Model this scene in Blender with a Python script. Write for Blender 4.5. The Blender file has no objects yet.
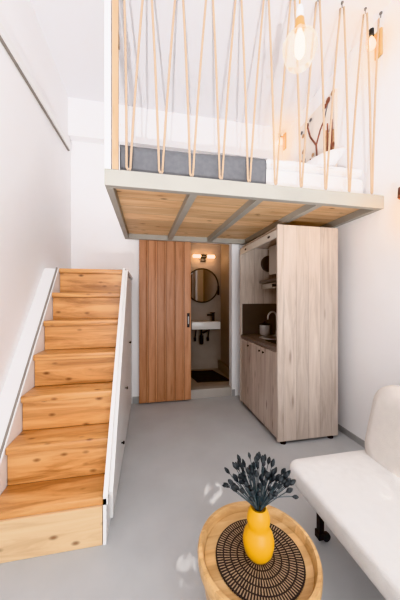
import bpy, bmesh, math, random
from mathutils import Vector, Matrix
random.seed(7)
SC = bpy.context.scene
COL = SC.collection
PI = math.pi
R = math.radians

# ------------------------------------------------------------------ materials
def new_mat(name):
    m = bpy.data.materials.new(name); m.use_nodes = True
    nt = m.node_tree
    return m, nt, nt.nodes, nt.links, nt.nodes['Principled BSDF']

def ramp(N, stops):
    r = N.new('ShaderNodeValToRGB')
    e = r.color_ramp.elements
    e[0].position, e[0].color = stops[0][0], (*stops[0][1], 1)
    e[1].position, e[1].color = stops[-1][0], (*stops[-1][1], 1)
    for p, c in stops[1:-1]:
        x = e.new(p); x.color = (*c, 1)
    return r

def plain(name, col, rough=0.5, metal=0.0, var=0.05, scale=6, bump=0.0, bscale=60, spec=0.5):
    m, nt, N, L, B = new_mat(name)
    tc = N.new('ShaderNodeTexCoord')
    n = N.new('ShaderNodeTexNoise'); n.inputs['Scale'].default_value = scale; n.inputs['Detail'].default_value = 4
    L.new(tc.outputs['Object'], n.inputs['Vector'])
    a = tuple(max(0, c * (1 - var)) for c in col); b = tuple(min(1, c * (1 + var)) for c in col)
    r = ramp(N, [(0.3, a), (0.7, b)])
    L.new(n.outputs['Fac'], r.inputs['Fac']); L.new(r.outputs['Color'], B.inputs['Base Color'])
    B.inputs['Roughness'].default_value = rough; B.inputs['Metallic'].default_value = metal
    B.inputs['Specular IOR Level'].default_value = spec
    if bump:
        n2 = N.new('ShaderNodeTexNoise'); n2.inputs['Scale'].default_value = bscale; n2.inputs['Detail'].default_value = 3
        L.new(tc.outputs['Object'], n2.inputs['Vector'])
        bp = N.new('ShaderNodeBump'); bp.inputs['Strength'].default_value = bump; bp.inputs['Distance'].default_value = 0.01
        L.new(n2.outputs['Fac'], bp.inputs['Height']); L.new(bp.outputs['Normal'], B.inputs['Normal'])
    return m

def wood(name, dark, mid, light, axis='X', board=None, baxis='Z', boff=0.0, knot=(0.10, 0.04, 0.015),
         knot_amt=0.8, kscale=(2.2, 7), rough=0.45, bvar=0.22, seam=0.004, gscale=1.0):
    """grain runs along axis; boards of width `board` are laid side by side along baxis"""
    m, nt, N, L, B = new_mat(name)
    tc = N.new('ShaderNodeTexCoord')
    sep = N.new('ShaderNodeSeparateXYZ'); L.new(tc.outputs['Object'], sep.inputs[0])
    vec = tc.outputs['Object']
    rnd = None
    if board:
        ad = N.new('ShaderNodeMath'); ad.operation = 'ADD'; ad.inputs[1].default_value = boff + 50 * board
        L.new(sep.outputs[baxis], ad.inputs[0])
        dv = N.new('ShaderNodeMath'); dv.operation = 'DIVIDE'; dv.inputs[1].default_value = board
        L.new(ad.outputs[0], dv.inputs[0])
        fl = N.new('ShaderNodeMath'); fl.operation = 'FLOOR'; L.new(dv.outputs[0], fl.inputs[0])
        fr = N.new('ShaderNodeMath'); fr.operation = 'FRACT'; L.new(dv.outputs[0], fr.inputs[0])
        wn = N.new('ShaderNodeTexWhiteNoise'); wn.noise_dimensions = '1D'; L.new(fl.outputs[0], wn.inputs['W'])
        rnd = wn.outputs['Value']
        mu = N.new('ShaderNodeVectorMath'); mu.operation = 'MULTIPLY_ADD'
        L.new(wn.outputs['Color'], mu.inputs[0]); mu.inputs[1].default_value = (7, 7, 7)
        L.new(tc.outputs['Object'], mu.inputs[2]); vec = mu.outputs[0]
    sc = {'X': (0.9, 9, 9), 'Y': (9, 0.9, 9), 'Z': (9, 9, 0.9)}[axis]
    mp = N.new('ShaderNodeMapping'); mp.inputs['Scale'].default_value = tuple(s * gscale for s in sc)
    L.new(vec, mp.inputs['Vector'])
    n = N.new('ShaderNodeTexNoise'); n.inputs['Scale'].default_value = 1.6; n.inputs['Detail'].default_value = 7
    n.inputs['Roughness'].default_value = 0.62; n.inputs['Distortion'].default_value = 1.1
    L.new(mp.outputs[0], n.inputs['Vector'])
    r = ramp(N, [(0.32, dark), (0.5, mid), (0.68, light)])
    L.new(n.outputs['Fac'], r.inputs['Fac'])
    col = r.outputs['Color']
    # knots
    ks = {'X': (kscale[0], kscale[1], kscale[1]), 'Y': (kscale[1], kscale[0], kscale[1]), 'Z': (kscale[1], kscale[1], kscale[0])}[axis]
    mp2 = N.new('ShaderNodeMapping'); mp2.inputs['Scale'].default_value = ks; L.new(vec, mp2.inputs['Vector'])
    v = N.new('ShaderNodeTexVoronoi'); v.inputs['Scale'].default_value = 1.6; L.new(mp2.outputs[0], v.inputs['Vector'])
    kr = ramp(N, [(0.06, (1, 1, 1)), (0.20, (0, 0, 0))]); L.new(v.outputs['Distance'], kr.inputs['Fac'])
    km = N.new('ShaderNodeMath'); km.operation = 'MULTIPLY'; km.inputs[1].default_value = knot_amt
    L.new(kr.outputs['Color'], km.inputs[0])
    mx = N.new('ShaderNodeMixRGB'); L.new(km.outputs[0], mx.inputs['Fac']); L.new(col, mx.inputs[1]); mx.inputs[2].default_value = (*knot, 1)
    col = mx.outputs[0]
    if board:
        mr = N.new('ShaderNodeMapRange'); mr.inputs['To Min'].default_value = 1 - bvar; mr.inputs['To Max'].default_value = 1 + bvar * 0.5
        L.new(rnd, mr.inputs['Value'])
        hs = N.new('ShaderNodeVectorMath'); hs.operation = 'SCALE'; L.new(col, hs.inputs[0]); L.new(mr.outputs[0], hs.inputs['Scale'])
        col = hs.outputs[0]
        if seam:
            lt = N.new('ShaderNodeMath'); lt.operation = 'LESS_THAN'; lt.inputs[1].default_value = seam / board
            L.new(fr.outputs[0], lt.inputs[0])
            m3 = N.new('ShaderNodeMixRGB'); L.new(lt.outputs[0], m3.inputs['Fac']); L.new(col, m3.inputs[1])
            m3.inputs[2].default_value = (*(c * 0.45 for c in dark), 1); col = m3.outputs[0]
    L.new(col, B.inputs['Base Color'])
    B.inputs['Roughness'].default_value = rough
    bp = N.new('ShaderNodeBump'); bp.inputs['Strength'].default_value = 0.15; bp.inputs['Distance'].default_value = 0.004
    L.new(n.outputs['Fac'], bp.inputs['Height']); L.new(bp.outputs['Normal'], B.inputs['Normal'])
    return m

def emit(name, col, s):
    m, nt, N, L, B = new_mat(name)
    B.inputs['Base Color'].default_value = (*col, 1)
    B.inputs['Emission Color'].default_value = (*col, 1); B.inputs['Emission Strength'].default_value = s
    return m

def glass(name, col=(1, 1, 1), rough=0.12, milk=0.13):
    m, nt, N, L, B = new_mat(name)
    g = N.new('ShaderNodeBsdfGlossy'); g.inputs['Roughness'].default_value = rough
    t = N.new('ShaderNodeBsdfTransparent'); t.inputs['Color'].default_value = (*col, 1)
    fz = N.new('ShaderNodeFresnel'); fz.inputs['IOR'].default_value = 1.12
    mix = N.new('ShaderNodeMixShader')
    L.new(fz.outputs[0], mix.inputs['Fac']); L.new(t.outputs[0], mix.inputs[1]); L.new(g.outputs[0], mix.inputs[2])
    tl = N.new('ShaderNodeBsdfTranslucent'); tl.inputs['Color'].default_value = (1, .97, .93, 1)
    m2 = N.new('ShaderNodeMixShader'); m2.inputs['Fac'].default_value = milk
    L.new(mix.outputs[0], m2.inputs[1]); L.new(tl.outputs[0], m2.inputs[2])
    L.new(m2.outputs[0], N['Material Output'].inputs['Surface'])
    return m

def placemat_mat():
    """woven concentric rings of short radial black straws with gaps of pale weave"""
    m, nt, N, L, B = new_mat('woven_straw')
    tc = N.new('ShaderNodeTexCoord'); sep = N.new('ShaderNodeSeparateXYZ'); L.new(tc.outputs['Object'], sep.inputs[0])
    def M(op, a, b=None, c=None):
        k = N.new('ShaderNodeMath'); k.operation = op
        for i, x in enumerate((a, b, c)):
            if x is None: continue
            if isinstance(x, (int, float)): k.inputs[i].default_value = x
            else: L.new(x, k.inputs[i])
        return k.outputs[0]
    x, y = sep.outputs['X'], sep.outputs['Y']
    rr = M('SQRT', M('ADD', M('MULTIPLY', x, x), M('MULTIPLY', y, y)))
    ang = M('ARCTAN2', y, x)
    ring = M('FRACT', M('DIVIDE', rr, 0.026))
    rid = M('FLOOR', M('DIVIDE', rr, 0.026))
    ringdark = M('LESS_THAN', ring, 0.2)
    cnt = M('MULTIPLY_ADD', rid, 15, 20)
    sp = M('SINE', M('MULTIPLY', ang, cnt))
    nzz = N.new('ShaderNodeTexNoise'); nzz.inputs['Scale'].default_value = 90; L.new(tc.outputs['Object'], nzz.inputs['Vector'])
    straw = M('GREATER_THAN', M('ADD', sp, M('MULTIPLY_ADD', nzz.outputs['Fac'], 1.6, -.8)), -0.38)
    fac = M('MAXIMUM', ringdark, straw)
    mx = N.new('ShaderNodeMixRGB'); L.new(fac, mx.inputs['Fac'])
    mx.inputs[1].default_value = (0.36, 0.25, 0.16, 1); mx.inputs[2].default_value = (0.022, 0.018, 0.018, 1)
    L.new(mx.outputs[0], B.inputs['Base Color']); B.inputs['Roughness'].default_value = 0.8
    return m

M = {}
M['wall'] = plain('white_plaster', (0.86, 0.85, 0.855), 0.85, var=0.012, scale=2, bump=0.06, bscale=25, spec=0.15)
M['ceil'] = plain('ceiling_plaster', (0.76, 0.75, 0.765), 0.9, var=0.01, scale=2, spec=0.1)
M['floor'] = plain('painted_grey_floor', (0.475, 0.485, 0.495), 0.42, var=0.05, scale=3, bump=0.05, bscale=12, spec=0.35)
M['skirt'] = plain('painted_grey_skirting', (0.36, 0.355, 0.35), 0.5, var=0.05, scale=4)
M['bathwall'] = plain('taupe_microcement', (0.32, 0.265, 0.225), 0.6, var=0.10, scale=3, bump=0.05, bscale=20)
M['bathfloor'] = plain('bath_microcement', (0.34, 0.29, 0.25), 0.5, var=0.08, scale=4)
M['pine'] = wood('varnished_pine', (0.37, 0.155, 0.050), (0.62, 0.305, 0.118), (0.73, 0.42, 0.19), 'X', kscale=(4.2, 8), knot=(0.15, 0.045, 0.014), rough=0.32)
M['pale'] = wood('raw_pine', (0.62, 0.41, 0.23), (0.72, 0.51, 0.31), (0.78, 0.59, 0.38), 'X', kscale=(4.5, 8), knot=(0.22, 0.09, 0.03), rough=0.5)
M['deck'] = wood('pine_boards', (0.58, 0.335, 0.175), (0.72, 0.465, 0.265), (0.80, 0.555, 0.34), 'X', board=0.19, baxis='Y', kscale=(3.2, 7), knot=(0.10, 0.035, 0.015), rough=0.5, bvar=0.25)
M['post'] = wood('pine_post', (0.46, 0.29, 0.165), (0.58, 0.385, 0.23), (0.66, 0.46, 0.29), 'Z', knot_amt=0.4, rough=0.5)
M['door'] = wood('red_pine_planks', (0.42, 0.19, 0.10), (0.50, 0.24, 0.13), (0.56, 0.29, 0.165), 'Z', board=0.118, baxis='X', boff=0.0, kscale=(1.2, 6), knot_amt=0.25, seam=0.006, bvar=0.14, rough=0.5)
M['oak'] = wood('greyed_oak', (0.44, 0.355, 0.295), (0.55, 0.455, 0.39), (0.63, 0.54, 0.47), 'Z', board=0.128, baxis='X', kscale=(1.5, 7), knot=(0.27, 0.20, 0.16), knot_amt=0.7, rough=0.5, bvar=0.12, seam=0.002)
M['oakY'] = wood('greyed_oak_front', (0.38, 0.30, 0.255), (0.52, 0.425, 0.365), (0.60, 0.51, 0.45), 'Z', board=0.10, baxis='Y', kscale=(2.0, 8), knot=(0.13, 0.095, 0.075), knot_amt=0.7, rough=0.5, bvar=0.12, seam=0.0)
M['acacia'] = wood('golden_acacia', (0.46, 0.25, 0.10), (0.64, 0.40, 0.19), (0.74, 0.50, 0.27), 'X', knot_amt=0.0, rough=0.38, board=0.055, baxis='Y', seam=0.0, bvar=0.2)
M['white'] = plain('white_lacquer', (0.80, 0.79, 0.78), 0.35, var=0.01)
M['white2'] = plain('white_lacquer_door', (0.72, 0.71, 0.70), 0.35, var=0.01)
M['greytrim'] = plain('grey_brown_edging', (0.27, 0.235, 0.205), 0.6, var=0.1)
M['steel'] = plain('greige_painted_steel', (0.32, 0.302, 0.272), 0.5, var=0.04, scale=5)
M['steel2'] = plain('grey_painted_beam', (0.33, 0.31, 0.275), 0.5, var=0.06, scale=5)
M['rope'] = plain('jute_rope', (0.53, 0.385, 0.275), 0.85, var=0.15, scale=120, bump=0.5, bscale=220)
M['hook'] = plain('dull_metal', (0.30, 0.28, 0.27), 0.4, 0.8)
M['black'] = plain('black_metal', (0.018, 0.017, 0.017), 0.4, 0.3, spec=0.4)
M['blackfab'] = plain('black_cotton', (0.012, 0.012, 0.013), 0.95, bump=0.3, bscale=200)
M['chrome'] = plain('brushed_steel', (0.62, 0.60, 0.57), 0.22, 1.0)
M['pansteel'] = plain('satin_steel', (0.66, 0.63, 0.60), 0.3, 0.45)
M['darkglass'] = plain('dark_splashback', (0.12, 0.10, 0.087), 0.18, 0.3)
M['counter'] = plain('taupe_worktop', (0.20, 0.165, 0.145), 0.35, var=0.12, scale=40)
M['railwhite'] = plain('cream_rail', (0.62, 0.56, 0.50), 0.4, 0.1)
M['greyfab'] = plain('grey_cotton', (0.15, 0.15, 0.16), 0.95, var=0.08, scale=30, bump=0.25, bscale=140)
M['whitefab'] = plain('white_cotton', (0.86, 0.85, 0.85), 0.95, var=0.015, scale=8, bump=0.15, bscale=90)
M['sofafab'] = plain('off_white_bouclé'.replace('é','e'), (0.70, 0.69, 0.68), 0.95, var=0.03, scale=25, bump=0.25, bscale=260)
M['sofaback'] = plain('cream_upholstery', (0.70, 0.655, 0.615), 0.95, var=0.03, scale=25, bump=0.25, bscale=260)
M['mat'] = placemat_mat()
M['matunder'] = plain('straw_edge', (0.03, 0.025, 0.022), 0.9)
M['yellow'] = plain('yellow_glaze', (0.80, 0.40, 0.012), 0.33, var=0.03)
M['bud'] = plain('blue_black_flower', (0.060, 0.065, 0.068), 0.95, var=0.5, scale=90, bump=0.6, bscale=300, spec=0.08)
M['stem'] = plain('blue_grey_stem', (0.10, 0.125, 0.135), 0.8, var=0.3, scale=40, spec=0.1)
M['mirror'] = plain('mirror_silver', (0.75, 0.74, 0.72), 0.02, 1.0, var=0.0)
M['ceramic'] = plain('white_ceramic', (0.80, 0.77, 0.73), 0.15, var=0.01)
M['glass'] = glass('clear_glass')
M['copper'] = plain('gold_socket', (0.72, 0.42, 0.16), 0.35, 0.7)
M['plate'] = plain('pale_wood_plate', (0.58, 0.37, 0.17), 0.5, var=0.12, scale=20)
M['copperdk'] = plain('dark_copper', (0.17, 0.07, 0.045), 0.4, 0.4)
M['bulb'] = emit('warm_bulb', (1.0, 0.66, 0.36), 9)
M['bulbp'] = emit('pendant_filament', (1.0, 0.88, 0.72), 16)
M['bulbb'] = emit('bath_bulb', (1.0, 0.55, 0.24), 12)
M['canvas'] = plain('cream_canvas', (0.80, 0.73, 0.67), 0.9, var=0.03, scale=6)
M['branch'] = plain('painted_russet', (0.24, 0.085, 0.05), 0.9, var=0.25, scale=30)
M['branch2'] = plain('painted_tan', (0.50, 0.30, 0.17), 0.9, var=0.25, scale=30)
M['branch3'] = plain('painted_grey', (0.16, 0.14, 0.14), 0.9, var=0.2, scale=30)
M['wheel'] = plain('black_rubber', (0.02, 0.02, 0.02), 0.6)

# ------------------------------------------------------------------ builders
class MB:
    def __init__(s): s.bm = bmesh.new()
    def box(s, x0, x1, y0, y1, z0, z1, bev=0.0, seg=2):
        t = bmesh.new()
        bmesh.ops.create_cube(t, size=1)
        for v in t.verts:
            v.co = Vector(((x0 + x1) / 2 + v.co.x * (x1 - x0), (y0 + y1) / 2 + v.co.y * (y1 - y0), (z0 + z1) / 2 + v.co.z * (z1 - z0)))
        if bev: bmesh.ops.bevel(t, geom=t.edges[:], offset=bev, segments=seg, affect='EDGES', profile=0.5)
        s._merge(t); return s
    def _merge(s, t):
        me = bpy.data.meshes.new('tmp'); t.to_mesh(me); t.free(); s.bm.from_mesh(me); bpy.data.meshes.remove(me)
    def prism(s, poly, axis, a, b, bev=0.0, seg=2):
        """poly: 2-D points in the two other axes (order of XYZ), extruded along axis from a to b"""
        t = bmesh.new()
        def P(p, w):
            return {'X': (w, p[0], p[1]), 'Y': (p[0], w, p[1]), 'Z': (p[0], p[1], w)}[axis]
        A = [t.verts.new(P(p, a)) for p in poly]; B = [t.verts.new(P(p, b)) for p in poly]
        t.faces.new(A); t.faces.new(B[::-1])
        n = len(poly)
        for i in range(n): t.faces.new((A[i], B[i], B[(i + 1) % n], A[(i + 1) % n]))
        bmesh.ops.recalc_face_normals(t, faces=t.faces[:])
        if bev: bmesh.ops.bevel(t, geom=t.edges[:], offset=bev, segments=seg, affect='EDGES', profile=0.5)
        s._merge(t); return s
    def tube(s, pts, r, n=8, cap=True):
        pts = [Vector(p) for p in pts]
        rs = r if isinstance(r, (list, tuple)) else [r] * len(pts)
        rings = []
        up = None
        for i, p in enumerate(pts):
            d = (pts[min(i + 1, len(pts) - 1)] - pts[max(i - 1, 0)]).normalized()
            if up is None: up = Vector((0, 0, 1)) if abs(d.z) < 0.9 else Vector((1, 0, 0))
            a = d.cross(up).normalized(); b = a.cross(d).normalized(); up = b
            rings.append([s.bm.verts.new(p + rs[i] * (a * math.cos(2 * PI * k / n) + b * math.sin(2 * PI * k / n))) for k in range(n)])
        for A, B in zip(rings, rings[1:]):
            for k in range(n): s.bm.faces.new((A[k], A[(k + 1) % n], B[(k + 1) % n], B[k]))
        if cap:
            s.bm.faces.new(rings[0][::-1]); s.bm.faces.new(rings[-1])
        return s
    def lathe(s, prof, c=(0, 0, 0), n=48, axis='Z', sx=1.0, sy=1.0, loop=False):
        """prof: list of (radius, height)"""
        c = Vector(c); rings = []
        for (r, h) in prof:
            ring = []
            for k in range(n):
                a = 2 * PI * k / n; u, v = r * math.cos(a) * sx, r * math.sin(a) * sy
                p = {'Z': (u, v, h), 'X': (h, u, v), 'Y': (u, h, v)}[axis]
                ring.append(s.bm.verts.new(c + Vector(p)))
            rings.append(ring)
        for A, B in zip(rings, rings[1:]):
            for k in range(n): s.bm.faces.new((A[k], A[(k + 1) % n], B[(k + 1) % n], B[k]))
        if loop:
            A, B = rings[-1], rings[0]
            for k in range(n): s.bm.faces.new((A[k], A[(k + 1) % n], B[(k + 1) % n], B[k]))
        else:
            s.bm.faces.new(rings[0][::-1]); s.bm.faces.new(rings[-1])
        return s
    def sphere(s, c, r, sc=(1, 1, 1), sub=3):
        t = bmesh.new(); bmesh.ops.create_icosphere(t, subdivisions=sub, radius=r)
        for v in t.verts: v.co = Vector(c) + Vector((v.co.x * sc[0], v.co.y * sc[1], v.co.z * sc[2]))
        s._merge(t); return s
    def grid(s, f, nu, nv):
        V = [[s.bm.verts.new(f(i / nu, j / nv)) for j in range(nv + 1)] for i in range(nu + 1)]
        for i in range(nu):
            for j in range(nv): s.bm.faces.new((V[i][j], V[i + 1][j], V[i + 1][j + 1], V[i][j + 1]))
        return s
    def build(s, name, mat, parent=None, smooth=False, kind=None, label=None, origin=None):
        bmesh.ops.recalc_face_normals(s.bm, faces=s.bm.faces[:])
        off = None
        if parent is not None: off = world_loc(parent)
        o_loc = (0, 0, 0)
        if origin is not None:
            o_loc = Vector(origin) - (off or Vector((0, 0, 0))); off = Vector(origin)
        if off is not None:
            for v in s.bm.verts: v.co -= off
        me = bpy.data.meshes.new(name); s.bm.to_mesh(me); s.bm.free()
        me.materials.append(mat)
        if smooth:
            for p in me.polygons: p.use_smooth = True
            if smooth != 'all':
                try: me.set_sharp_from_angle(angle=R(38))
                except Exception: pass
        o = bpy.data.objects.new(name, me); COL.objects.link(o)
        o.location = o_loc
        if parent is not None: o.parent = parent
        if kind: o['kind'] = kind
        if label: o['label'] = label
        return o

def world_loc(o):
    l = Vector(o.location)
    while o.parent: o = o.parent; l += Vector(o.location)
    return l

def tag(o, label, cat, group=None, kind=None):
    o['label'] = label; o['category'] = cat
    if group: o['group'] = group
    if kind: o['kind'] = kind
    return o
def thing(name, label, cat, loc, group=None):
    o = bpy.data.objects.new(name, None); COL.objects.link(o); o.location = loc; o.empty_display_size = 0.1
    return tag(o, label, cat, group)
def struct(name, mb, mat, parent=None, **k): return mb.build(name, mat, parent, kind='structure', **k)

# ------------------------------------------------------------------ measures
XL, XR, YB, YF, ZC = -0.94, 1.94, 3.43, -2.3, 3.78
OX0, OX1, OZ0, OZ1 = 0.42, 1.155, 0.0, 2.16       # bathroom opening

# ------------------------------------------------------------------ setting
struct('floor', MB().box(XL - .1, XR + .1, YF, YB + .12, -.1, 0), M['floor'])
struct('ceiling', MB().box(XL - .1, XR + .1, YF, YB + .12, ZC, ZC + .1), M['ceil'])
struct('wall_left', MB().box(XL - .1, XL, YF, YB + .12, 0, ZC), M['wall'])
struct('wall_right', MB().box(XR, XR + .1, YF, YB + .12, 0, ZC), M['wall'])
struct('wall_back', MB().box(XL, OX0, YB, YB + .12, 0, ZC).box(OX1, XR, YB, YB + .12, 0, ZC).box(OX0, OX1, YB, YB + .12, OZ1, ZC), M['wall'])
struct('trim_1', MB().box(XL, 1.74, 3.31, YB, 3.33, ZC), M['wall'])                 # bulkhead under the ceiling
struct('baseboard_back', MB().box(-.2, OX0, YB - .008, YB, 0, .09).box(OX1, 1.20, YB - .008, YB, 0, .09), M['skirt'])
struct('baseboard_right', MB().box(XR - .008, XR, YF, 3.41, 0, .06), M['skirt'])
struct('baseboard_left', MB().box(XL, XL + .008, YF, 1.4, 0, .06), M['skirt'])
# bathroom shell
BX0, BX1, BY1, BZ = 0.30, 1.29, 4.45, 2.35
struct('floor', MB().box(BX0, BX1, YB + .12, BY1, -.1, .12), M['bathfloor'])
struct('trim_2', MB().box(OX0, OX1, YB + .004, YB + .12, -.02, .12, .004), plain('step_microcement', (0.40, 0.365, 0.33), 0.5, var=.05))
struct('wall_bathroom_back', MB().box(BX0 - .1, BX1 + .1, BY1, BY1 + .1, 0, BZ), M['bathwall'])
struct('wall_bathroom_left', MB().box(BX0 - .1, BX0, YB + .12, BY1, 0, BZ), M['bathwall'])
struct('wall_bathroom_right', MB().box(BX1, BX1 + .1, YB + .12, BY1, 0, BZ), M['bathwall'])
struct('ceiling', MB().box(BX0, BX1, YB + .12, BY1, BZ, BZ + .08), M['bathwall'])
struct('trim_3', MB().box(1.235, BX1, 3.56, BY1, .12, .27, .004), plain('ledge_microcement', (0.27, 0.225, 0.19), 0.5, var=.08))

# ------------------------------------------------------------------ sliding door
dr = MB()
dx = [-.115, -.02, .09, .215, .345, .455, .563]
for a, b in zip(dx, dx[1:]): dr.box(a + .0015, b - .0015, 3.365, 3.40, .02, 2.24, .004)
dr.box(-.11, .56, 3.40, 3.412, .025, 2.235)
door = struct('door_1', dr, M['door'], smooth=True)
door['label'] = 'sliding door of reddish pine planks partly covering the bathroom opening'
fp = MB().box(.508, .543, 3.358, 3.366, .985, 1.175, .003).build('flush_pull', M['black'], door)
MB().box(.519, .533, 3.3555, 3.3585, 1.03, 1.13, .001).build('pull_slot', M['hook'], fp)

# ------------------------------------------------------------------ staircase
SX0, SX1 = -.815, -.245
NZ = [.255 + .232 * k for k in range(7)]; NY = [1.495 + .1835 * k for k in range(7)]
st = thing('staircase', 'orange varnished pine staircase against left wall with white storage doors along its side', 'staircase', (-.53, 1.5, 0))
for k in range(7):
    yb = YB - .012 if k == 6 else NY[k + 1] + .024
    MB().box(SX0, SX1, NY[k], yb, NZ[k] - .042, NZ[k], .005).build('tread', M['pine'], st, smooth=True)
    z0 = .0 if k == 0 else NZ[k - 1] + .001
    ry0 = NY[k] + .02 if k else NY[0] - .012
    rz = MB().box(SX0 + .002, SX1 - .002, ry0, ry0 + .022, z0, NZ[k] - .0425, .002)
    rz.build('riser', M['pale'] if k == 0 else M['pine'], st, label='pale raw pine bottom riser' if k == 0 else None)
sl = .232 / .1835
ytop = NY[6]
# left side panel with grey-brown edging
def stair_profile(y0, dz, back):
    return [(y0, 0.0), (y0, NZ[0] + dz), (ytop, NZ[6] + dz), (back, NZ[6] + dz), (back, 0.0)]
MB().prism(stair_profile(1.50, -.004, YB - .012), 'X', XL + .001, -.817).build('side_panel', plain('matt_white_panel', (.78, .77, .77), .8, var=.01, spec=.1), st)
MB().prism([(1.50, NZ[0] - .003), (1.50, NZ[0] + .006), (ytop - .006, NZ[6] + .006), (ytop + .004, NZ[6] - .003)], 'X', -.838, -.826).build('edging', M['greytrim'], st, label='grey brown sloping edging')
# right storage side: panel, sloping trim, doors with knobs
MB().prism(stair_profile(1.483, -.002, YB - .012), 'X', -.2435, -.226).build('side_panel', M['white'], st)
MB().prism([(1.483, NZ[0] - .035), (1.483, NZ[0] + .016), (ytop, NZ[6] + .014), (YB - .012, NZ[6] + .014), (YB - .012, NZ[6] - .03), (ytop + .02, NZ[6] - .03)], 'X', -.2435, -.219).build('trim_strip', M['white'], st)
MB().prism([(1.52, NZ[0] - .012), (1.52, NZ[0] + .004), (ytop, NZ[6] - .004), (YB - .012, NZ[6] - .004), (YB - .012, NZ[6] - .03), (ytop + .02, NZ[6] - .03)], 'X', -.219, -.196).build('trim_strip', M['white2'], st)
def topz(y): return min(NZ[6], NZ[0] + sl * (y - NY[0])) - .055
dys = [(1.62, 2.155), (2.16, 2.595), (2.60, 3.05), (3.055, 3.41)]
knobs = [(2.11, .215), (2.44, .54), (2.93, .88), None]
for (a, b), kn in zip(dys, knobs):
    poly = [(a, .03), (a, topz(a)), (min(b, ytop), topz(b))] + ([(b, topz(b))] if b > ytop and a < ytop else []) + [(b, .03)]
    if a >= ytop: poly = [(a, .03), (a, topz(a)), (b, topz(b)), (b, .03)]
    d = MB().prism(poly, 'X', -.2255, -.208).build('door', M['white2'], st)
    if kn:
        MB().lathe([(.006, 0), (.006, .012), (.012, .014), (.013, .02), (.009, .025)], (-.208, kn[0], kn[1]), 16, 'X').build('knob', M['black'], d, smooth=True)

# ------------------------------------------------------------------ rail on left wall
def raily(y, dz): return (y, 3.035 + (y - 1.857) * .072 + dz)
wr = MB().prism([raily(YF + .1, 0), raily(3.30, 0), raily(3.30, .062), raily(YF + .1, .062)], 'X', XL, XL + .034).build('wall_rail', M['white'], None)
MB().prism([raily(YF + .1, -.008), raily(3.30, -.008), raily(3.30, -.001), raily(YF + .1, -.001)], 'X', XL, XL + .02).build('shade_strip', M['greytrim'], wr)  # thin dark strip added below the rail to draw its shade line
tag(wr, 'long white rail running along upper left wall towards the back', 'rail')

# ------------------------------------------------------------------ loft
LX0, LX1, LY0, LY1, LZ0, LZ1 = -.285, 1.9395, 1.785, 3.335, 2.1156, 2.226
lf = thing('loft_platform', 'greige steel framed sleeping loft with pine board underside above the kitchen', 'loft', (.83, 2.5, LZ0))
MB().box(LX0, LX1, LY0, LY0 + .05, LZ0, LZ1, .004).build('front_beam', M['steel'], lf)
MB().box(LX0, LX0 + .05, LY0 + .051, LY1 - .051, LZ0, LZ1, .004).build('side_beam', M['steel2'], lf)
MB().box(LX1 - .05, LX1, LY0 + .051, LY1 - .051, LZ0, LZ1, .004).build('side_beam', M['steel2'], lf)
MB().box(LX0, LX1, LY1 - .05, LY1, LZ0, LZ1, .004).build('rear_beam', M['steel2'], lf)
for x in (.1, 1.5): MB().box(x, x + .12, LY1 + .0005, YB - .0005, LZ0 + .02, LZ1 - .01, .003).build('wall_bracket', M['steel2'], lf)
for x in (.30, .82, 1.34):
    MB().prism([(x, LY0 + .051), (x + .055, LY0 + .051), (x + .0, LY1 - .051), (x - .055, LY1 - .051)], 'Z', LZ0 + .004, LZ0 + .06).build('cross_beam', M['steel2'], lf)
MB().box(LX0 + .051, LX1 - .051, LY0 + .051, LY1 - .051, LZ0 + .061, LZ1 - .0005).build('deck', M['deck'], lf)
struct('trim_4', MB().box(LX0, LX0 + .042, LY0, LY0 + .05, LZ1 + .0005, ZC - .0005, .003), M['wall'])
wp = tag(MB().box(LX0 + .050, LX0 + .088, LY0 - .004, LY0 + .042, LZ1 + .0005, ZC - .0005, .004).build('wooden_post', M['post'], None),
    'slim pine post standing on left end of the loft edge', 'post')
MB().box(LX0 + .086, LX0 + .094, LY0 + .005, LY0 + .035, 3.06, 3.14, .002).build('bracket', plain('bronze_bracket', (0.25, 0.16, 0.10), .5, .3), wp)

# rope lacing
rp = thing('rope_railing', 'jute rope laced in a tall zigzag from loft edge up to ceiling hooks', 'rope railing', (.83, LY0 + .02, LZ1))
ry = LY0 + .022
tips = [-.132 + .219 * k for k in range(10)]
tops = [t - .092 + .003 * k for k, t in enumerate(tips)] + [tips[-1] + .088]
rr = .0078
tops[0] = -.178
ZT = ZC - .045
for k, x in enumerate(tips):
    for s, tx in ((-1, tops[k]), (1, tops[k + 1])):
        pts = []
        x0, z0 = x + s * .012, LZ1 + .035
        x1, z1 = tx - s * .010, ZT
        for i in range(13):
            t = i / 12
            sag = .006 * math.sin(PI * t) * s
            pts.append((x0 + (x1 - x0) * t - sag, ry + (.010 if s > 0 else -.006), z0 + (z1 - z0) * t))
        MB().tube(pts, rr, 8).build('strand', M['rope'], rp, smooth='all')
    MB().tube([(x - .012, ry - .006, LZ1 + .037)] + [(x + .012 * math.cos(a), ry + .002 + .008 * math.cos(a), LZ1 + .034 + .018 * math.sin(a)) for a in [PI + PI * i / 8 for i in range(9)]] + [(x + .012, ry + .010, LZ1 + .037)], rr, 8).build('loop', M['rope'], rp, smooth='all')
    MB().lathe([(.004, 0), (.004, .012), (.007, .014), (.007, .018)], (x, ry, LZ1), 10).build('eye_screw', M['hook'], rp)
for x in tops:
    MB().tube([(x - .011, ry, ZT)] + [(x + .011 * math.cos(a), ry, ZT + .010 * math.sin(a)) for a in [PI - PI * i / 8 for i in range(9)]], rr, 8).build('loop', M['rope'], rp, smooth='all')
    MB().lathe([(.004, ZT - ZC), (.004, -.012), (.012, -.010), (.012, -.001)], (x, ry, ZC), 10).build('ceiling_hook', M['hook'], rp)

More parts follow.
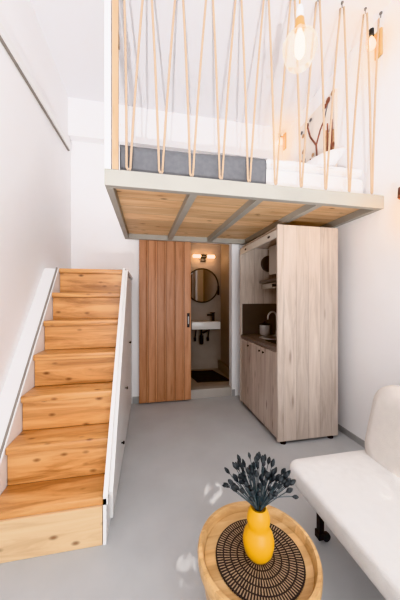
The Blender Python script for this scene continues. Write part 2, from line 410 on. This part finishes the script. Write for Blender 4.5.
# bed on the loft
dz = LZ1 + .0005
BXL, BXR, BYF, BYB = -.20, 1.915, 1.93, 3.26
def soft_box(x0, x1, y0, y1, z0, z1, bev, wob, sub=2, seed=0):
    rn = random.Random(seed)
    mb = MB()
    t = bmesh.new(); bmesh.ops.create_cube(t, size=1)
    for v in t.verts:
        v.co = Vector(((x0 + x1) / 2 + v.co.x * (x1 - x0), (y0 + y1) / 2 + v.co.y * (y1 - y0), (z0 + z1) / 2 + v.co.z * (z1 - z0)))
    bmesh.ops.bevel(t, geom=t.edges[:], offset=bev, segments=4, affect='EDGES', profile=.5)
    bmesh.ops.subdivide_edges(t, edges=[e for e in t.edges if e.calc_length() > .12], cuts=10, use_grid_fill=True)
    ph = [rn.uniform(0, 6) for _ in range(6)]
    for v in t.verts:
        c = v.co
        k = (math.sin(c.x * 9 + ph[0]) + math.sin(c.y * 11 + ph[1]) + math.sin((c.x + c.y + c.z) * 17 + ph[2]) * .6)
        v.co += v.normal * wob * k if v.normal.length else Vector((0, 0, 0))
    mb._merge(t)
    return mb
tag(soft_box(BXL + .02, BXR, BYF + .02, BYB, dz, dz + .224, .05, .002, seed=1).build('mattress', M['whitefab'], None, smooth='all'),
    'white mattress lying on the loft deck behind the ropes', 'mattress')
# grey throw draped over the foot end
def throw(u, v):
    # u along X, v from the front hem over the top to the back
    x = BXL + u * 1.135
    H, W = .226, BYB - BYF - .06
    s = v * (H + W)
    fold = .012 * math.sin(u * 14 + 1.0 + s * 5) + .007 * math.sin(u * 27 - s * 16) + .03 * math.exp(-((u - .16 - .5 * (H - s)) / .035) ** 2)
    if s < H - .04:
        y = BYF - .012 + fold * .8 * (1 - s / H); z = dz + .014 + s
    elif s < H + .04:
        a = (s - H + .04) / .08 * PI / 2
        y = BYF + .04 - .052 * math.cos(a); z = dz + .204 + .036 * math.sin(a)
    else:
        y = BYF + .04 + (s - H - .04); z = dz + .240
    z += (.03 * u + .004 * math.sin(u * 9 + .5)) * min(1, s / H)
    if u < .12:
        y += .02 * math.sin(v * 26) * (1 - u / .12)
    return Vector((x, y, z))
gt = MB().grid(throw, 60, 50)
o = gt.build('throw_blanket', M['greyfab'], None, smooth='all')
md = o.modifiers.new('thick', 'SOLIDIFY'); md.thickness = .012; md.offset = 1
tag(o, 'dark grey blanket draped over left end of the loft mattress', 'blanket')
def pillow(cx, cy, cz, w, d, h, rot, name, label):
    mb = MB()
    t = bmesh.new(); bmesh.ops.create_grid(t, x_segments=16, y_segments=16, size=.5)
    bmesh.ops.solidify(t, geom=t.faces[:], thickness=0.0)
    t.free()
    def surf(sgn):
        def f(u, v):
            a, b = u * 2 - 1, v * 2 - 1
            e = (max(0, 1 - abs(a) ** 2.6) * max(0, 1 - abs(b) ** 2.6)) ** .6
            pin = 1 - .08 * (1 - abs(a)) * abs(b) ** 3 - .0
            return Vector((a * w / 2 * (1 - .06 * (1 - abs(b)) * abs(a) ** 3), b * d / 2 * pin, sgn * h / 2 * e))
        return f
    mb.grid(surf(1), 20, 20); mb.grid(surf(-1), 20, 20)
    bmesh.ops.remove_doubles(mb.bm, verts=mb.bm.verts[:], dist=.0005)
    mat = Matrix.Translation((cx, cy, cz)) @ rot
    for v in mb.bm.verts: v.co = mat @ v.co
    return tag(mb.build(name, M['whitefab'], None, smooth='all'), label, 'pillow', 'white pillows on the loft bed')
top = dz + .226 + .07
tag(soft_box(.955, BXR - .03, BYF + .012, BYB - .05, dz + .236, top - .002, .03, .003, seed=5).build('duvet', M['whitefab'], None, smooth='all'),
    'folded white duvet on right half of the loft mattress, beside the grey blanket', 'duvet')
pillow(1.68, 2.42, top + .165, .42, .68, .22, Matrix.Rotation(R(-34), 4, 'Y'), 'pillow', 'white pillow leaning under the branch picture, nearer the loft edge')
pillow(1.62, 3.0, top + .155, .42, .50, .22, Matrix.Rotation(R(-30), 4, 'Y'), 'pillow', 'white pillow leaning at the back corner of the loft bed')

# branch picture on the right wall
pc = thing('picture', 'cream canvas with russet branches and buds on the wall above the loft bed', 'picture', (XR, 2.63, 2.76))
PX = XR - .032
MB().box(PX, XR - .001, 2.325, 2.94, 2.74, 3.56, .004).build('canvas', M['canvas'], pc)
def stroke(pts, r, mat, name):
    mb = MB()
    for (a, b), (c, d) in zip(pts, pts[1:]):
        mb.tube([(PX - .004, a, b), (PX - .004, c, d)], r, 6)
    mb.build(name, mat, pc)
stroke([(2.60, 2.95), (2.62, 3.14), (2.73, 3.30), (2.78, 3.45)], .010, M['branch'], 'branch')
stroke([(2.62, 3.14), (2.55, 3.27), (2.49, 3.33)], .009, M['branch'], 'branch')
stroke([(2.49, 3.33), (2.45, 3.42), (2.42, 3.49)], .006, M['branch3'], 'branch')
stroke([(2.85, 2.90), (2.84, 3.10)], .009, M['branch3'], 'branch')
stroke([(2.78, 2.88), (2.78, 3.00)], .007, M['branch3'], 'branch')
stroke([(2.72, 2.92), (2.73, 3.04)], .007, M['branch'], 'branch')
stroke([(2.90, 2.88), (2.89, 3.06)], .009, M['branch2'], 'branch')
for k in range(7):
    y = 2.342 + k * .022
    stroke([(y, 2.86), (y, 3.14 + .06 * ((k * 2) % 3))], .008, M['branch'] if k in (1, 4) else M['branch2'], 'branch')
def bud(y, z, r, mat): MB().lathe([(r * .4, 0), (r, .004), (r * .8, .010), (r * .2, .013)], (PX - .013, y, z), 14, 'X').build('bud', mat, pc)
for y, z, r, m in ((2.79, 3.47, .035, 'branch'), (2.42, 3.50, .035, 'branch'), (2.46, 3.47, .028, 'branch'), (2.345, 3.53, .03, 'branch2'),
                   (2.72, 3.50, .022, 'branch3'), (2.90, 3.46, .022, 'branch3'), (2.87, 3.40, .024, 'branch2'), (2.36, 2.98, .04, 'branch'),
                   (2.86, 3.20, .03, 'branch2'), (2.38, 3.16, .028, 'branch'), (2.92, 3.10, .024, 'branch2'), (2.68, 3.06, .022, 'branch2')):
    bud(y, z, r, M[m])

# ------------------------------------------------------------------ wall lamps
def lamp_light(loc, e, col, r=.03, name='bulb_light'):
    ld = bpy.data.lights.new(name, 'POINT'); ld.energy = e; ld.color = col; ld.shadow_soft_size = r
    lo = bpy.data.objects.new(name, ld); COL.objects.link(lo); lo.location = loc
    return lo
def sconce(y, z, label):
    t = thing('wall_sconce', label, 'wall lamp', (XR, y, z), 'wall sconces beside the loft picture')
    MB().box(XR - .022, XR - .001, y - .034, y + .034, z - .12, z + .11, .008).build('back_plate', M['plate'], t)
    MB().tube([(XR - .022, y, z + .06), (XR - .08, y, z + .06), (XR - .085, y, z + .065)], .008, 8).build('arm', M['copper'], t, smooth=True)
    MB().lathe([(.012, 0), (.022, .006), (.022, .06), (.016, .066)], (XR - .085, y, z + .04), 16).build('socket', M['black'], t, smooth=True)
    MB().lathe([(.010, .04), (.014, .03), (.030, -.005), (.034, -.03), (.028, -.055), (.012, -.068), (.002, -.07)], (XR - .085, y, z), 20).build('bulb', M['bulb'], t, smooth='all')
    lamp_light((XR - .16, y, z - .03), 2.2, (1, .74, .50))
sconce(1.83, 3.54, 'glowing wall sconce with wooden back plate above right end of the loft edge')
sconce(3.36, 3.64, 'glowing wall sconce in far corner of the loft, left of the picture')
t = thing('wall_sconce', 'dark copper wall sconce on right wall below and right of the loft edge', 'wall lamp', (XR, 1.55, 2.15))
MB().box(XR - .018, XR - .001, 1.505, 1.595, 2.06, 2.24, .004).build('back_plate', M['copperdk'], t)
MB().lathe([(.02, .07), (.045, .068), (.048, .0), (.042, -.01), (.040, .055)], (XR - .07, 1.55, 2.12), 24).build('lamp_shade', M['copperdk'], t, smooth=True)
MB().lathe([(.012, .03), (.024, .0), (.026, -.02), (.016, -.04), (.002, -.046)], (XR - .07, 1.55, 2.11), 20).build('bulb', M['bulb'], t, smooth='all')
lamp_light((XR - .10, 1.55, 2.04), 3.2, (1, .66, .40))

# ------------------------------------------------------------------ pendant
PXY, PZ = (.815, 1.262), 2.735
pd = thing('pendant_lamp', 'clear faceted glass pendant bulb with gold socket hanging in front of the ropes', 'pendant lamp', (PXY[0], PXY[1], ZC))
MB().tube([(*PXY, ZC - .02), (*PXY, PZ + .22)], .004, 8).build('cord', M['plate'], pd)
MB().lathe([(.05, -.025), (.05, -.004), (.045, -.001)], (*PXY, ZC), 24).build('ceiling_rose', M['copper'], pd)
MB().lathe([(.016, .158), (.023, .152), (.026, .12), (.028, .112), (.028, .102), (.02, .098)], (*PXY, PZ), 24).build('socket', M['copper'], pd, smooth=True)
MB().lathe([(.005, .235), (.014, .225), (.019, .205), (.02, .16), (.017, .1585)], (*PXY, PZ), 24).build('socket_cap', M['white'], pd, smooth=True)
gl = MB()
gl.lathe([(.024, .10), (.05, .075), (.088, .03), (.09, -.03), (.062, -.09), (.03, -.115)], (*PXY, PZ), 9)
gl.build('glass_shade', M['glass'], pd)
eg = MB()
eg.lathe([(.010, .10), (.013, .085), (.024, .05), (.027, .0), (.024, -.035), (.014, -.055), (.003, -.06)], (*PXY, PZ), 20)
eg.build('bulb', M['bulbp'], pd, smooth='all')
lamp_light((PXY[0], PXY[1], PZ - .0), 1.8, (1, .88, .74), .05)

# ------------------------------------------------------------------ kitchen
KX0, KX1, KY0, KY1, KZ = 1.187, 1.825, 2.205, 3.18, 2.055
kh = thing('kitchen_housing', 'tall grey oak cabinet housing a mini kitchen under the loft', 'cabinet', (1.5, 2.69, 0))
MB().box(KX0 - .006, KX1, KY0 - .024, KY0, .025, KZ, .002).build('side_panel', M['oak'], kh)
MB().box(KX0 - .006, KX1, KY1 - .024, KY1, .025, KZ - .03, .002).build('side_panel', M['oak'], kh)
MB().box(KX1 - .02, KX1, KY0 + .001, KY1 - .025, .03, KZ, .0).build('back_panel', M['oakY'], kh)
MB().box(KX0 + .02, KX1 - .021, KY0 + .001, KY1 - .025, KZ - .022, KZ - .004).build('top_panel', M['oak'], kh)
hr = MB().box(KX0 - .006, KX0 + .014, KY0 + .001, KY1 - .025, KZ - .115, KZ - .04, .003).build('header_rail', M['railwhite'], kh, label='cream header rail with slots')
for y in (2.36, 2.98):
    MB().prism([(y + .028 * math.cos(a) , KZ - .078 + .012 * math.sin(a)) for a in [2 * PI * i / 14 for i in range(14)]], 'X', KX0 - .0075, KX0 - .0055).build('slot', M['black'], hr)
MB().box(KX0 + .02, KX1 - .022, KY1 - .032, KY1 - .0245, .9, 1.30).build('splashback', M['darkglass'], kh, label='dark glossy splashback')
for x, y in ((KX0 + .06, KY0 + .0), (KX1 - .07, KY0 + .0), (KX0 + .06, KY1 - .03), (KX1 - .07, KY1 - .03)):
    MB().lathe([(.028, 0), (.028, .012), (.014, .014), (.014, .026)], (x, y, 0), 16).build('foot', M['black'], kh, smooth=True)
# base cabinet
bc = thing('base_cabinet', 'grey oak kitchen base cabinet with three plain doors under the worktop', 'cabinet', (1.5, 2.69, 0))
MB().box(KX0 + .02, KX1 - .022, KY0 + .002, KY1 - .026, .06, .858).build('carcass', M['oakY'], bc)
ds = [KY0 + .003, 2.535, 2.86, KY1 - .027]
for i, (a, b) in enumerate(zip(ds, ds[1:])):
    d = MB().box(KX0, KX0 + .0185, a + .0015, b - .0015, .045, .852, .0015).build('door', M['oakY'], bc)
    ky = a + .045 if i == 1 else (b - .045 if i == 0 else a + .04)
    MB().lathe([(.006, 0), (.006, -.006), (.010, -.008), (.010, -.014)], (KX0, ky, .80), 14, 'X').build('knob', M['black'], d, smooth=True)
wt = MB().box(KX0 - .004, KX1 - .022, KY0 + .002, KY1 - .033, .86, .9, .003).build('worktop', M['counter'], None)
tag(wt, 'dark taupe worktop inside the oak kitchen cabinet', 'worktop')
# sink bowl set into the worktop
sk = thing('kitchen_sink', 'small steel sink with raised rim set in the kitchen worktop', 'sink', (1.46, 2.80, .9))
MB().lathe([(.13, .0005), (.165, .0005), (.165, .006), (.155, .008), (.128, .008)], (1.46, 2.80, .9), 36, loop=True).build('rim', M['pansteel'], sk, smooth=True)
MB().lathe([(.127, .0008), (.125, .003), (.06, .0015), (.02, .001)], (1.46, 2.80, .9), 36).build('bowl', M['hook'], sk, smooth=True)
fc = thing('kitchen_faucet', 'curved steel kitchen faucet arching behind the saucepan', 'faucet', (1.605, 2.99, .9))
MB().lathe([(.026, .0005), (.026, .01), (.016, .016), (.015, .06)], (1.605, 2.99, .9), 20).build('base', M['pansteel'], fc, smooth=True)
pts = [(1.605, 2.99, .955), (1.605, 2.99, 1.13)] + [(1.535 + .07 * math.cos(a), 2.99 - .02 * (1 - math.cos(a)), 1.13 + .07 * math.sin(a)) for a in [PI * i / 12 for i in range(1, 13)]] + [(1.465, 2.95, 1.105)]
MB().tube(pts, .011, 10).build('spout', M['pansteel'], fc, smooth='all')
MB().tube([(1.605, 2.99, .945), (1.61, 2.93, .965)], .007, 8).build('lever', M['chrome'], fc, smooth=True)
PP = (1.475, 3.06, .9)
po = thing('saucepan', 'tall steel saucepan with dark lid on the worktop beside the splashback', 'pan', PP)
MB().lathe([(.055, .001), (.062, .006), (.066, .012), (.066, .125), (.068, .13)], PP, 32).build('body', M['pansteel'], po, smooth=True)
ldp = MB().lathe([(.069, .1305), (.066, .138), (.03, .15), (.008, .153)], PP, 32).build('lid', M['black'], po, smooth=True)
MB().lathe([(.006, .153), (.006, .163), (.014, .167), (.012, .177)], PP, 16).build('knob', M['black'], ldp, smooth=True)
hb = thing('hob', 'black cooking hob plate at the near end of the worktop', 'hob', (1.45, 2.42, .9))
MB().box(1.27, 1.60, 2.26, 2.62, .9005, .908, .003).build('plate', M['black'], hb)
for x in (1.38, 1.52): MB().lathe([(.055, 0), (.055, .006), (.05, .008)], (x, 2.42, .908), 28).build('ring', M['hook'], hb)
# upper cupboard, hood, vent
uc = thing('wall_cupboard', 'pale grey oak wall cupboard hung inside the kitchen housing', 'cupboard', (1.65, 2.7, 1.66))
MB().box(1.522, KX1 - .021, 2.30, 3.0, 1.67, 2.025, .002).build('carcass', M['oakY'], uc)
for a, b in ((2.302, 2.648), (2.652, 2.998)):
    d = MB().box(1.503, 1.521, a, b, 1.665, 2.02, .002).build('door', M['railwhite'], uc)
    MB().box(1.496, 1.503, (b - .06) if a < 2.5 else a + .05, (b - .03) if a < 2.5 else a + .09, 1.76, 1.78, .002).build('handle', M['black'], d)
hd = thing('range_hood', 'slim steel range hood under the wall cupboard', 'range hood', (1.6, 2.8, 1.48))
MB().box(1.42, KX1 - .021, 2.50, 3.10, 1.565, 1.60, .003).build('upper_slab', M['hook'], hd)
MB().box(1.44, KX1 - .021, 2.50, 3.09, 1.49, 1.555, .004).build('body', M['chrome'], hd)
MB().box(1.434, 1.4395, 2.60, 2.78, 1.505, 1.54, .001).build('switch_strip', M['black'], hd)
vt = thing('extractor_fan', 'dark round extractor fan mounted on far panel inside the kitchen cabinet', 'fan', (1.57, KY1 - .03, 1.83))
MB().lathe([(.105, -.0005), (.105, -.03), (.095, -.036), (.085, -.036), (.083, -.02), (.02, -.02), (.018, -.028), (.004, -.03)], (1.57, KY1 - .0245, 1.83), 36, 'Y').build('housing', plain('dark_brown_plastic', (.05, .035, .028), .5), vt, smooth=True)

# ------------------------------------------------------------------ bathroom fittings
wb = thing('washbasin', 'white rectangular wall hung washbasin with black tap in the bathroom', 'washbasin', (.95, BY1, .85))
wbm = MB(); wbm.prism([(.70, 4.13), (1.19, 4.13), (1.19, BY1 - .002), (.70, BY1 - .002)], 'Z', .86, .985, .008)
wbm.build('basin', M['ceramic'], wb, smooth=True)
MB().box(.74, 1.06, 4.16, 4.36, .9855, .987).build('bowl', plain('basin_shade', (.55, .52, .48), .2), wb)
tp = MB().box(1.09, 1.135, 4.30, 4.345, .986, 1.12, .004).box(1.005, 1.12, 4.308, 4.338, 1.075, 1.105, .004).box(1.06, 1.145, 4.305, 4.34, 1.12, 1.135, .003)
tp.build('tap', M['black'], wb, label='black tap')
MB().lathe([(.016, .86), (.016, .74), (.034, .74), (.034, .60), (.026, .585), (.01, .58)], (.905, 4.32, 0), 20).build('siphon', M['black'], wb, smooth=True)
MB().tube([(.93, 4.32, .78), (1.0, 4.36, .80), (1.04, BY1 - .002, .80)], .014, 10).build('waste_pipe', M['black'], wb, smooth=True)
for x in (.80, 1.03):
    MB().tube([(x, BY1 - .002, .67), (x, 4.36, .67), (x, 4.35, .70), (x + .01, 4.34, .80), (x + .02, 4.34, .86)], .011, 8).lathe([(.02, -.03), (.022, 0), (.02, .03)], (x, 4.36, .665), 12).build('valve', M['black'], wb, smooth=True)
mr = thing('round_mirror', 'round bathroom mirror with thin black frame above the washbasin', 'mirror', (.95, BY1, 1.6))
mc = (.935, BY1, 1.605)
MB().lathe([(.285, -.001), (.305, -.001), (.305, -.03), (.290, -.03), (.285, -.022)], mc, 64, 'Y', loop=True).build('frame', M['black'], mr, smooth=True)
MB().lathe([(.284, -.004), (.284, -.016)], mc, 64, 'Y').build('mirror_glass', M['mirror'], mr)
MB().box(1.215, 1.252, BY1 - .03, BY1 - .005, 1.44, 1.60, .004).build('wall_bracket', M['black'], mr)
mr.rotation_euler.z = R(4.5); mr.location.y -= .028
vl = thing('vanity_lamp', 'black wall lamp with two glowing tube bulbs above the round mirror', 'wall lamp', (.955, BY1, 2.05))
MB().box(.915, 1.0, BY1 - .05, BY1 - .001, 2.03, 2.15, .004).build('mount', M['black'], vl)
MB().tube([(.90, BY1 - .08, 2.115), (1.015, BY1 - .08, 2.115)], .030, 14).box(.945, .97, BY1 - .08, BY1 - .04, 2.09, 2.11).build('holder', M['black'], vl)
for a, b in ((.765, .899), (1.016, 1.15)):
    MB().tube([(a, BY1 - .08, 2.115), (a + .012, BY1 - .08, 2.115), (b - .01, BY1 - .08, 2.115), (b, BY1 - .08, 2.115)], [.018, .029, .029, .022], 16).build('bulb', M['bulbb'], vl, smooth=True)
lamp_light((.95, BY1 - .22, 2.1), 3.0, (1, .62, .36), .05)
bmx = MB().prism([(.72, 3.72), (1.235, 3.70), (1.10, 4.30), (.62, 4.32)], 'Z', .1205, .134, .004)
tag(bmx.build('bath_mat', M['blackfab'], None), 'black rectangular bath mat lying on the bathroom floor', 'mat')

# ------------------------------------------------------------------ sofa
so = thing('sofa_bed', 'off white upholstered sofa bed with reclined back beside the right wall', 'sofa', (1.3, .4, 0))
def slab(poly, y0, y1, bev, name, mat, seg=4):
    mb = MB().prism(poly, 'Y', y0, y1, bev, seg)
    return mb.build(name, mat, so, smooth='all')
def rounded(x0, x1, z0, z1, rx, n=6):
    pts = []
    for cx, cz, a0 in ((x1 - rx, z1 - rx, 0), (x0 + rx, z1 - rx, 90), (x0 + rx, z0 + rx, 180), (x1 - rx, z0 + rx, 270)):
        for i in range(n + 1):
            a = R(a0 + 90 * i / n); pts.append((cx + rx * math.cos(a), cz + rx * math.sin(a)))
    return pts
# seat: rounded plan corners via superellipse-ish outline in plan, extruded up
def plan(x0, x1, y0, y1, r, n=8):
    pts = []
    for cx, cy, a0 in ((x1 - r, y1 - r, 0), (x0 + r, y1 - r, 90), (x0 + r, y0 + r, 180), (x1 - r, y0 + r, 270)):
        for i in range(n + 1):
            a = R(a0 + 90 * i / n); pts.append((cx + r * math.cos(a), cy + r * math.sin(a)))
    return pts
def pad(outline, zs):
    """stack of scaled outlines: zs = [(inset, z)]"""
    mb = MB(); cx = sum(p[0] for p in outline) / len(outline); cy = sum(p[1] for p in outline) / len(outline)
    hx = max(p[0] for p in outline) - cx; hy = max(p[1] for p in outline) - cy
    rings = [[mb.bm.verts.new((cx + (p[0] - cx) * (1 - i / hx), cy + (p[1] - cy) * (1 - i / hy), z)) for p in outline] for i, z in zs]
    for A, B in zip(rings, rings[1:]):
        for k in range(len(A)): mb.bm.faces.new((A[k], A[(k + 1) % len(A)], B[(k + 1) % len(A)], B[k]))
    mb.bm.faces.new(rings[0][::-1]); mb.bm.faces.new(rings[-1])
    return mb
SYE = 1.355
pad(plan(.785, 1.40, -.50, SYE, .06), [(.02, .325), (.004, .335), (0, .35), (0, .402), (.003, .414), (.010, .423), (.022, .428), (.08, .431)]).build('seat', M['sofafab'], so, smooth='all')
# back: a thick pad leaning back
L_, T_ = .50, .22
ax = Vector((math.sin(R(14)), 0, math.cos(R(14)))); nx = Vector((-ax.z, 0, ax.x))
b0 = Vector((1.36, 0, .35))
bk = pad(plan(0, L_, -.50, SYE, .12), [(.07, -T_ / 2), (.03, -T_ / 2 + .012), (.01, -T_ / 2 + .035), (0, -T_ / 2 + .07), (0, T_ / 2 - .07), (.01, T_ / 2 - .035), (.03, T_ / 2 - .012), (.07, T_ / 2)])
for v in bk.bm.verts:
    s, y, t_ = v.co
    v.co = b0 + ax * s + nx * t_ + Vector((0, y, 0))
bk.build('backrest', M['sofaback'], so, smooth='all')
MB().tube([(1.0, SYE - .10, .30), (1.0, -.40, .30)], .014, 8).tube([(1.30, SYE - .10, .30), (1.30, -.40, .30)], .014, 8).box(.95, 1.40, .3, .34, .29, .323).box(.9, 1.45, SYE - .14, SYE - .10, .29, .323).box(.9, 1.45, -.42, -.38, .29, .323).build('frame', M['black'], so)
for (x, y) in ((.945, SYE - .09), (.945, -.40), (1.46, SYE - .09), (1.46, -.40)):
    l = MB().box(x - .014, x + .010, y - .016, y + .016, .045, .325, .003).box(x - .022, x + .012, y - .02, y + .02, .02, .06, .003)
    l = l.box(x + .004, x + .016, y - .012, y + .012, .035, .16, .002).build('leg', M['black'], so)
    MB().lathe([(.014, -.012), (.022, -.010), (.024, 0), (.022, .010), (.014, .012)], (x + .032, y - .005, .0245), 20, 'Y').build('wheel', M['wheel'], l, smooth=True)

# ------------------------------------------------------------------ coffee table
TC = (.402, .898)
TH, TR = .42, .224
tb = thing('tray_table', 'round golden wood drum table with raised rim in front of the sofa', 'coffee table', (*TC, 0))
MB().lathe([(.150, 0), (.158, .01), (.172, .12), (.190, .24), (.208, .34), (TR - .006, TH - .045)], (*TC, 0), 72).build('drum', M['acacia'], tb, smooth=True)
MB().lathe([(TR - .018, TH - .043), (TR - .002, TH - .043), (TR, TH - .01), (TR - .004, TH), (TR - .016, TH + .001), (TR - .020, TH - .006), (TR - .026, TH - .030), (TR - .026, TH - .043)], (*TC, 0), 72, loop=True).build('rim', M['acacia'], tb, smooth=True)
MB().lathe([(TR - .027, TH - .043), (TR - .027, TH - .031), (.02, TH - .030)], (*TC, 0), 72).build('tray_top', M['acacia'], tb, smooth=True)
ZTT = TH - .030
pm = MB().lathe([(.161, .0), (.162, .002), (.160, .0045), (.002, .0045)], (TC[0] + .004, TC[1] - .008, ZTT + .0005), 72).build('placemat', M['mat'], None, origin=(TC[0] + .004, TC[1] - .008, ZTT))
tag(pm, 'round dark woven straw placemat lying on the tray table', 'placemat')
VX, VY, VZ = .405, .893, ZTT + .0052
vs = thing('vase', 'yellow gourd shaped vase standing on the woven placemat', 'vase', (VX, VY, VZ))
vp = [(.030, 0), (.040, .004), (.052, .022), (.0575, .048), (.0575, .062), (.052, .084), (.042, .100), (.0375, .107), (.039, .116), (.0425, .130), (.0425, .142), (.039, .158), (.033, .172), (.0295, .178), (.028, .180), (.0255, .177), (.027, .168), (.026, .155)]
MB().lathe(vp, (VX, VY, VZ), 56).build('body', M['yellow'], vs, smooth='all')

# dried flowers ---------------------------------------------------
def flower(name, label, base, pts, bud_len, bud_r, group='dark dried flowers in the yellow vase'):
    t = thing(name, label, 'dried flower', base, group)
    n = len(pts)
    MB().tube(pts, [.0016] * n, 5).build('stem', M['stem'], t, smooth='all')
    e = Vector(pts[-1]); d = (Vector(pts[-1]) - Vector(pts[-2])).normalized()
    mb = MB()
    q = Vector((0, 0, 1)).rotation_difference(d)
    mb.lathe([(.0015, -.004), (bud_r * .7, bud_len * .12), (bud_r, bud_len * .36), (bud_r * .9, bud_len * .6), (bud_r * .55, bud_len * .85), (.001, bud_len)], (0, 0, 0), 10)
    for v in mb.bm.verts: v.co = e + q @ v.co
    mb.build('flower_head', M['bud'], t, smooth='all')
    return t
def stem_pts(ang, lean, h, bend=0.0):
    p0 = Vector((VX + .012 * math.cos(ang), VY + .012 * math.sin(ang), VZ + .172))
    pts = []
    for i in range(9):
        s = i / 8
        rad = lean * (s ** (1.15 + bend))
        pts.append(Vector((p0.x + math.cos(ang) * rad, p0.y + math.sin(ang) * rad, p0.z + h * (s - .0 * s * s))))
    return pts
rn = random.Random(11)
base = (VX, VY, VZ + .17)
F = 'dark blue grey dried flower within the dense bunch in the yellow vase'
NF = 76
for k in range(NF):
    ang = k * 2.399963 + rn.uniform(-.2, .2)
    lean = .10 * math.sqrt((k + .5) / NF) * rn.uniform(.8, 1.15)
    h = rn.uniform(.075, .168) * (1 - .25 * (lean / .1))
    if math.sin(ang) < -.2: h = max(h, .125)
    flower('dried_flower', F, base, stem_pts(ang, lean, h), rn.uniform(.022, .030), rn.uniform(.0068, .0092))
A = lambda *p: [Vector((VX + a, VY + b, VZ + c)) for a, b, c in p]
flower('dried_flower', 'stray dried flower bending far out to the left of the bunch', base, A((-.01, 0, .172), (-.04, .0, .215), (-.08, .005, .255), (-.105, .005, .27), (-.122, .005, .273)), .018, .006)
flower('dried_flower', 'drooping dried flower hanging low to the right of the bunch', base, A((.01, 0, .172), (.035, .0, .196), (.07, -.01, .212), (.115, -.02, .216), (.130, -.022, .214)), .022, .0075)
flower('dried_flower', 'stray dried flower leaning out at upper right of the bunch', base, A((.01, 0, .172), (.04, 0, .23), (.08, -.0, .27), (.105, -.0, .283), (.112, -.0, .286)), .022, .007)
flower('dried_flower', 'tallest dried flower rising straight from the bunch', base, A((-.004, .005, .172), (-.01, .012, .26), (-.02, .02, .335), (-.024, .022, .352)), .022, .006)
flower('dried_flower', 'second tallest dried flower, just right of the tallest one', base, A((0, .005, .172), (0, .012, .25), (-.004, .018, .325), (-.004, .018, .338)), .022, .006)

# ------------------------------------------------------------------ lights
def area(loc, tgt, sx, sy, e, col=(1, 1, 1), name='window_light'):
    ld = bpy.data.lights.new(name, 'AREA'); ld.shape = 'RECTANGLE'; ld.size = sx; ld.size_y = sy; ld.energy = e; ld.color = col
    o = bpy.data.objects.new(name, ld); COL.objects.link(o); o.location = loc
    o.rotation_euler = (Vector(tgt) - Vector(loc)).to_track_quat('-Z', 'Y').to_euler()
    return o
area((.4, YF + .1, 1.9), (.4, 3.4, 1.5), 2.4, 2.8, 82, (.97, .985, 1))
area((.4, .6, ZC - .06), (.4, .6, 0), 2.2, 2.4, 8, (.97, .985, 1), 'ceiling_fill')  # unseen area lamp added under the ceiling to brighten the room
# light bounced up from the sunlit ground outside: throws the rope shadows on the ceiling
def spot(loc, tgt, e, ang, blend, r, col, name):
    ld = bpy.data.lights.new(name, 'SPOT'); ld.energy = e; ld.spot_size = R(ang); ld.spot_blend = blend; ld.shadow_soft_size = r; ld.color = col
    o = bpy.data.objects.new(name, ld); COL.objects.link(o); o.location = loc
    o.rotation_euler = (Vector(tgt) - Vector(loc)).to_track_quat('-Z', 'Y').to_euler()
    return ld
spot((-.29, -1.5, .14), (.6, 2.4, 3.75), 640, 54, .6, .008, (.97, .985, 1), 'bounce_light')
# low sun slipping between the leaves outside: small dappled flecks
def fleck(x, y, z, deg, e, sc, off):
    loc = (-.9, -2.15, 3.0)
    sd = spot(loc, (x, y, z), e, deg, .25, .006, (1, .96, .90), 'sun_fleck')
    sd.use_nodes = True
    nt = sd.node_tree; N = nt.nodes; L = nt.links
    em = N['Emission']
    tc = N.new('ShaderNodeTexCoord'); mp = N.new('ShaderNodeMapping'); mp.inputs['Location'].default_value = (off, off * .7, 0)
    L.new(tc.outputs['Normal'], mp.inputs['Vector'])
    nz = N.new('ShaderNodeTexNoise'); nz.inputs['Scale'].default_value = sc; nz.inputs['Detail'].default_value = 1.0
    L.new(mp.outputs[0], nz.inputs['Vector'])
    cr = ramp(N, [(.50, (0, 0, 0)), (.58, (1, 1, 1))]); L.new(nz.outputs['Fac'], cr.inputs['Fac']); L.new(cr.outputs['Color'], em.inputs['Strength'])
fleck(.45, 1.74, 0, 1.5, 1100, 95, .3)
fleck(.185, 1.27, 0, 1.4, 650, 80, 1.7)
fleck(1.11, 1.03, .43, .8, 450, 110, 2.9)
fleck(1.13, .86, .43, .7, 450, 110, 4.1)
fleck(1.28, 1.08, .43, .7, 450, 110, 5.3)

w = bpy.data.worlds.new('daylight'); SC.world = w; w.use_nodes = True
w.node_tree.nodes['Background'].inputs['Color'].default_value = (0.97, 0.98, 1.0, 1)
w.node_tree.nodes['Background'].inputs['Strength'].default_value = 1.75
SC.cycles.diffuse_bounces = 8; SC.cycles.max_bounces = 14

# ------------------------------------------------------------------ camera
cd = bpy.data.cameras.new('camera'); cam = bpy.data.objects.new('camera', cd); COL.objects.link(cam)
cam.location = (0, 0, 1.35); cam.rotation_euler = (R(90), 0, R(-11.5))
cd.sensor_fit = 'HORIZONTAL'; cd.sensor_width = 36; cd.lens = 255 / 400 * 36; cd.clip_start = .02
SC.camera = cam
SC.view_settings.view_transform = 'Khronos PBR Neutral'
SC.view_settings.look = 'None'
SC.view_settings.exposure = -0.1
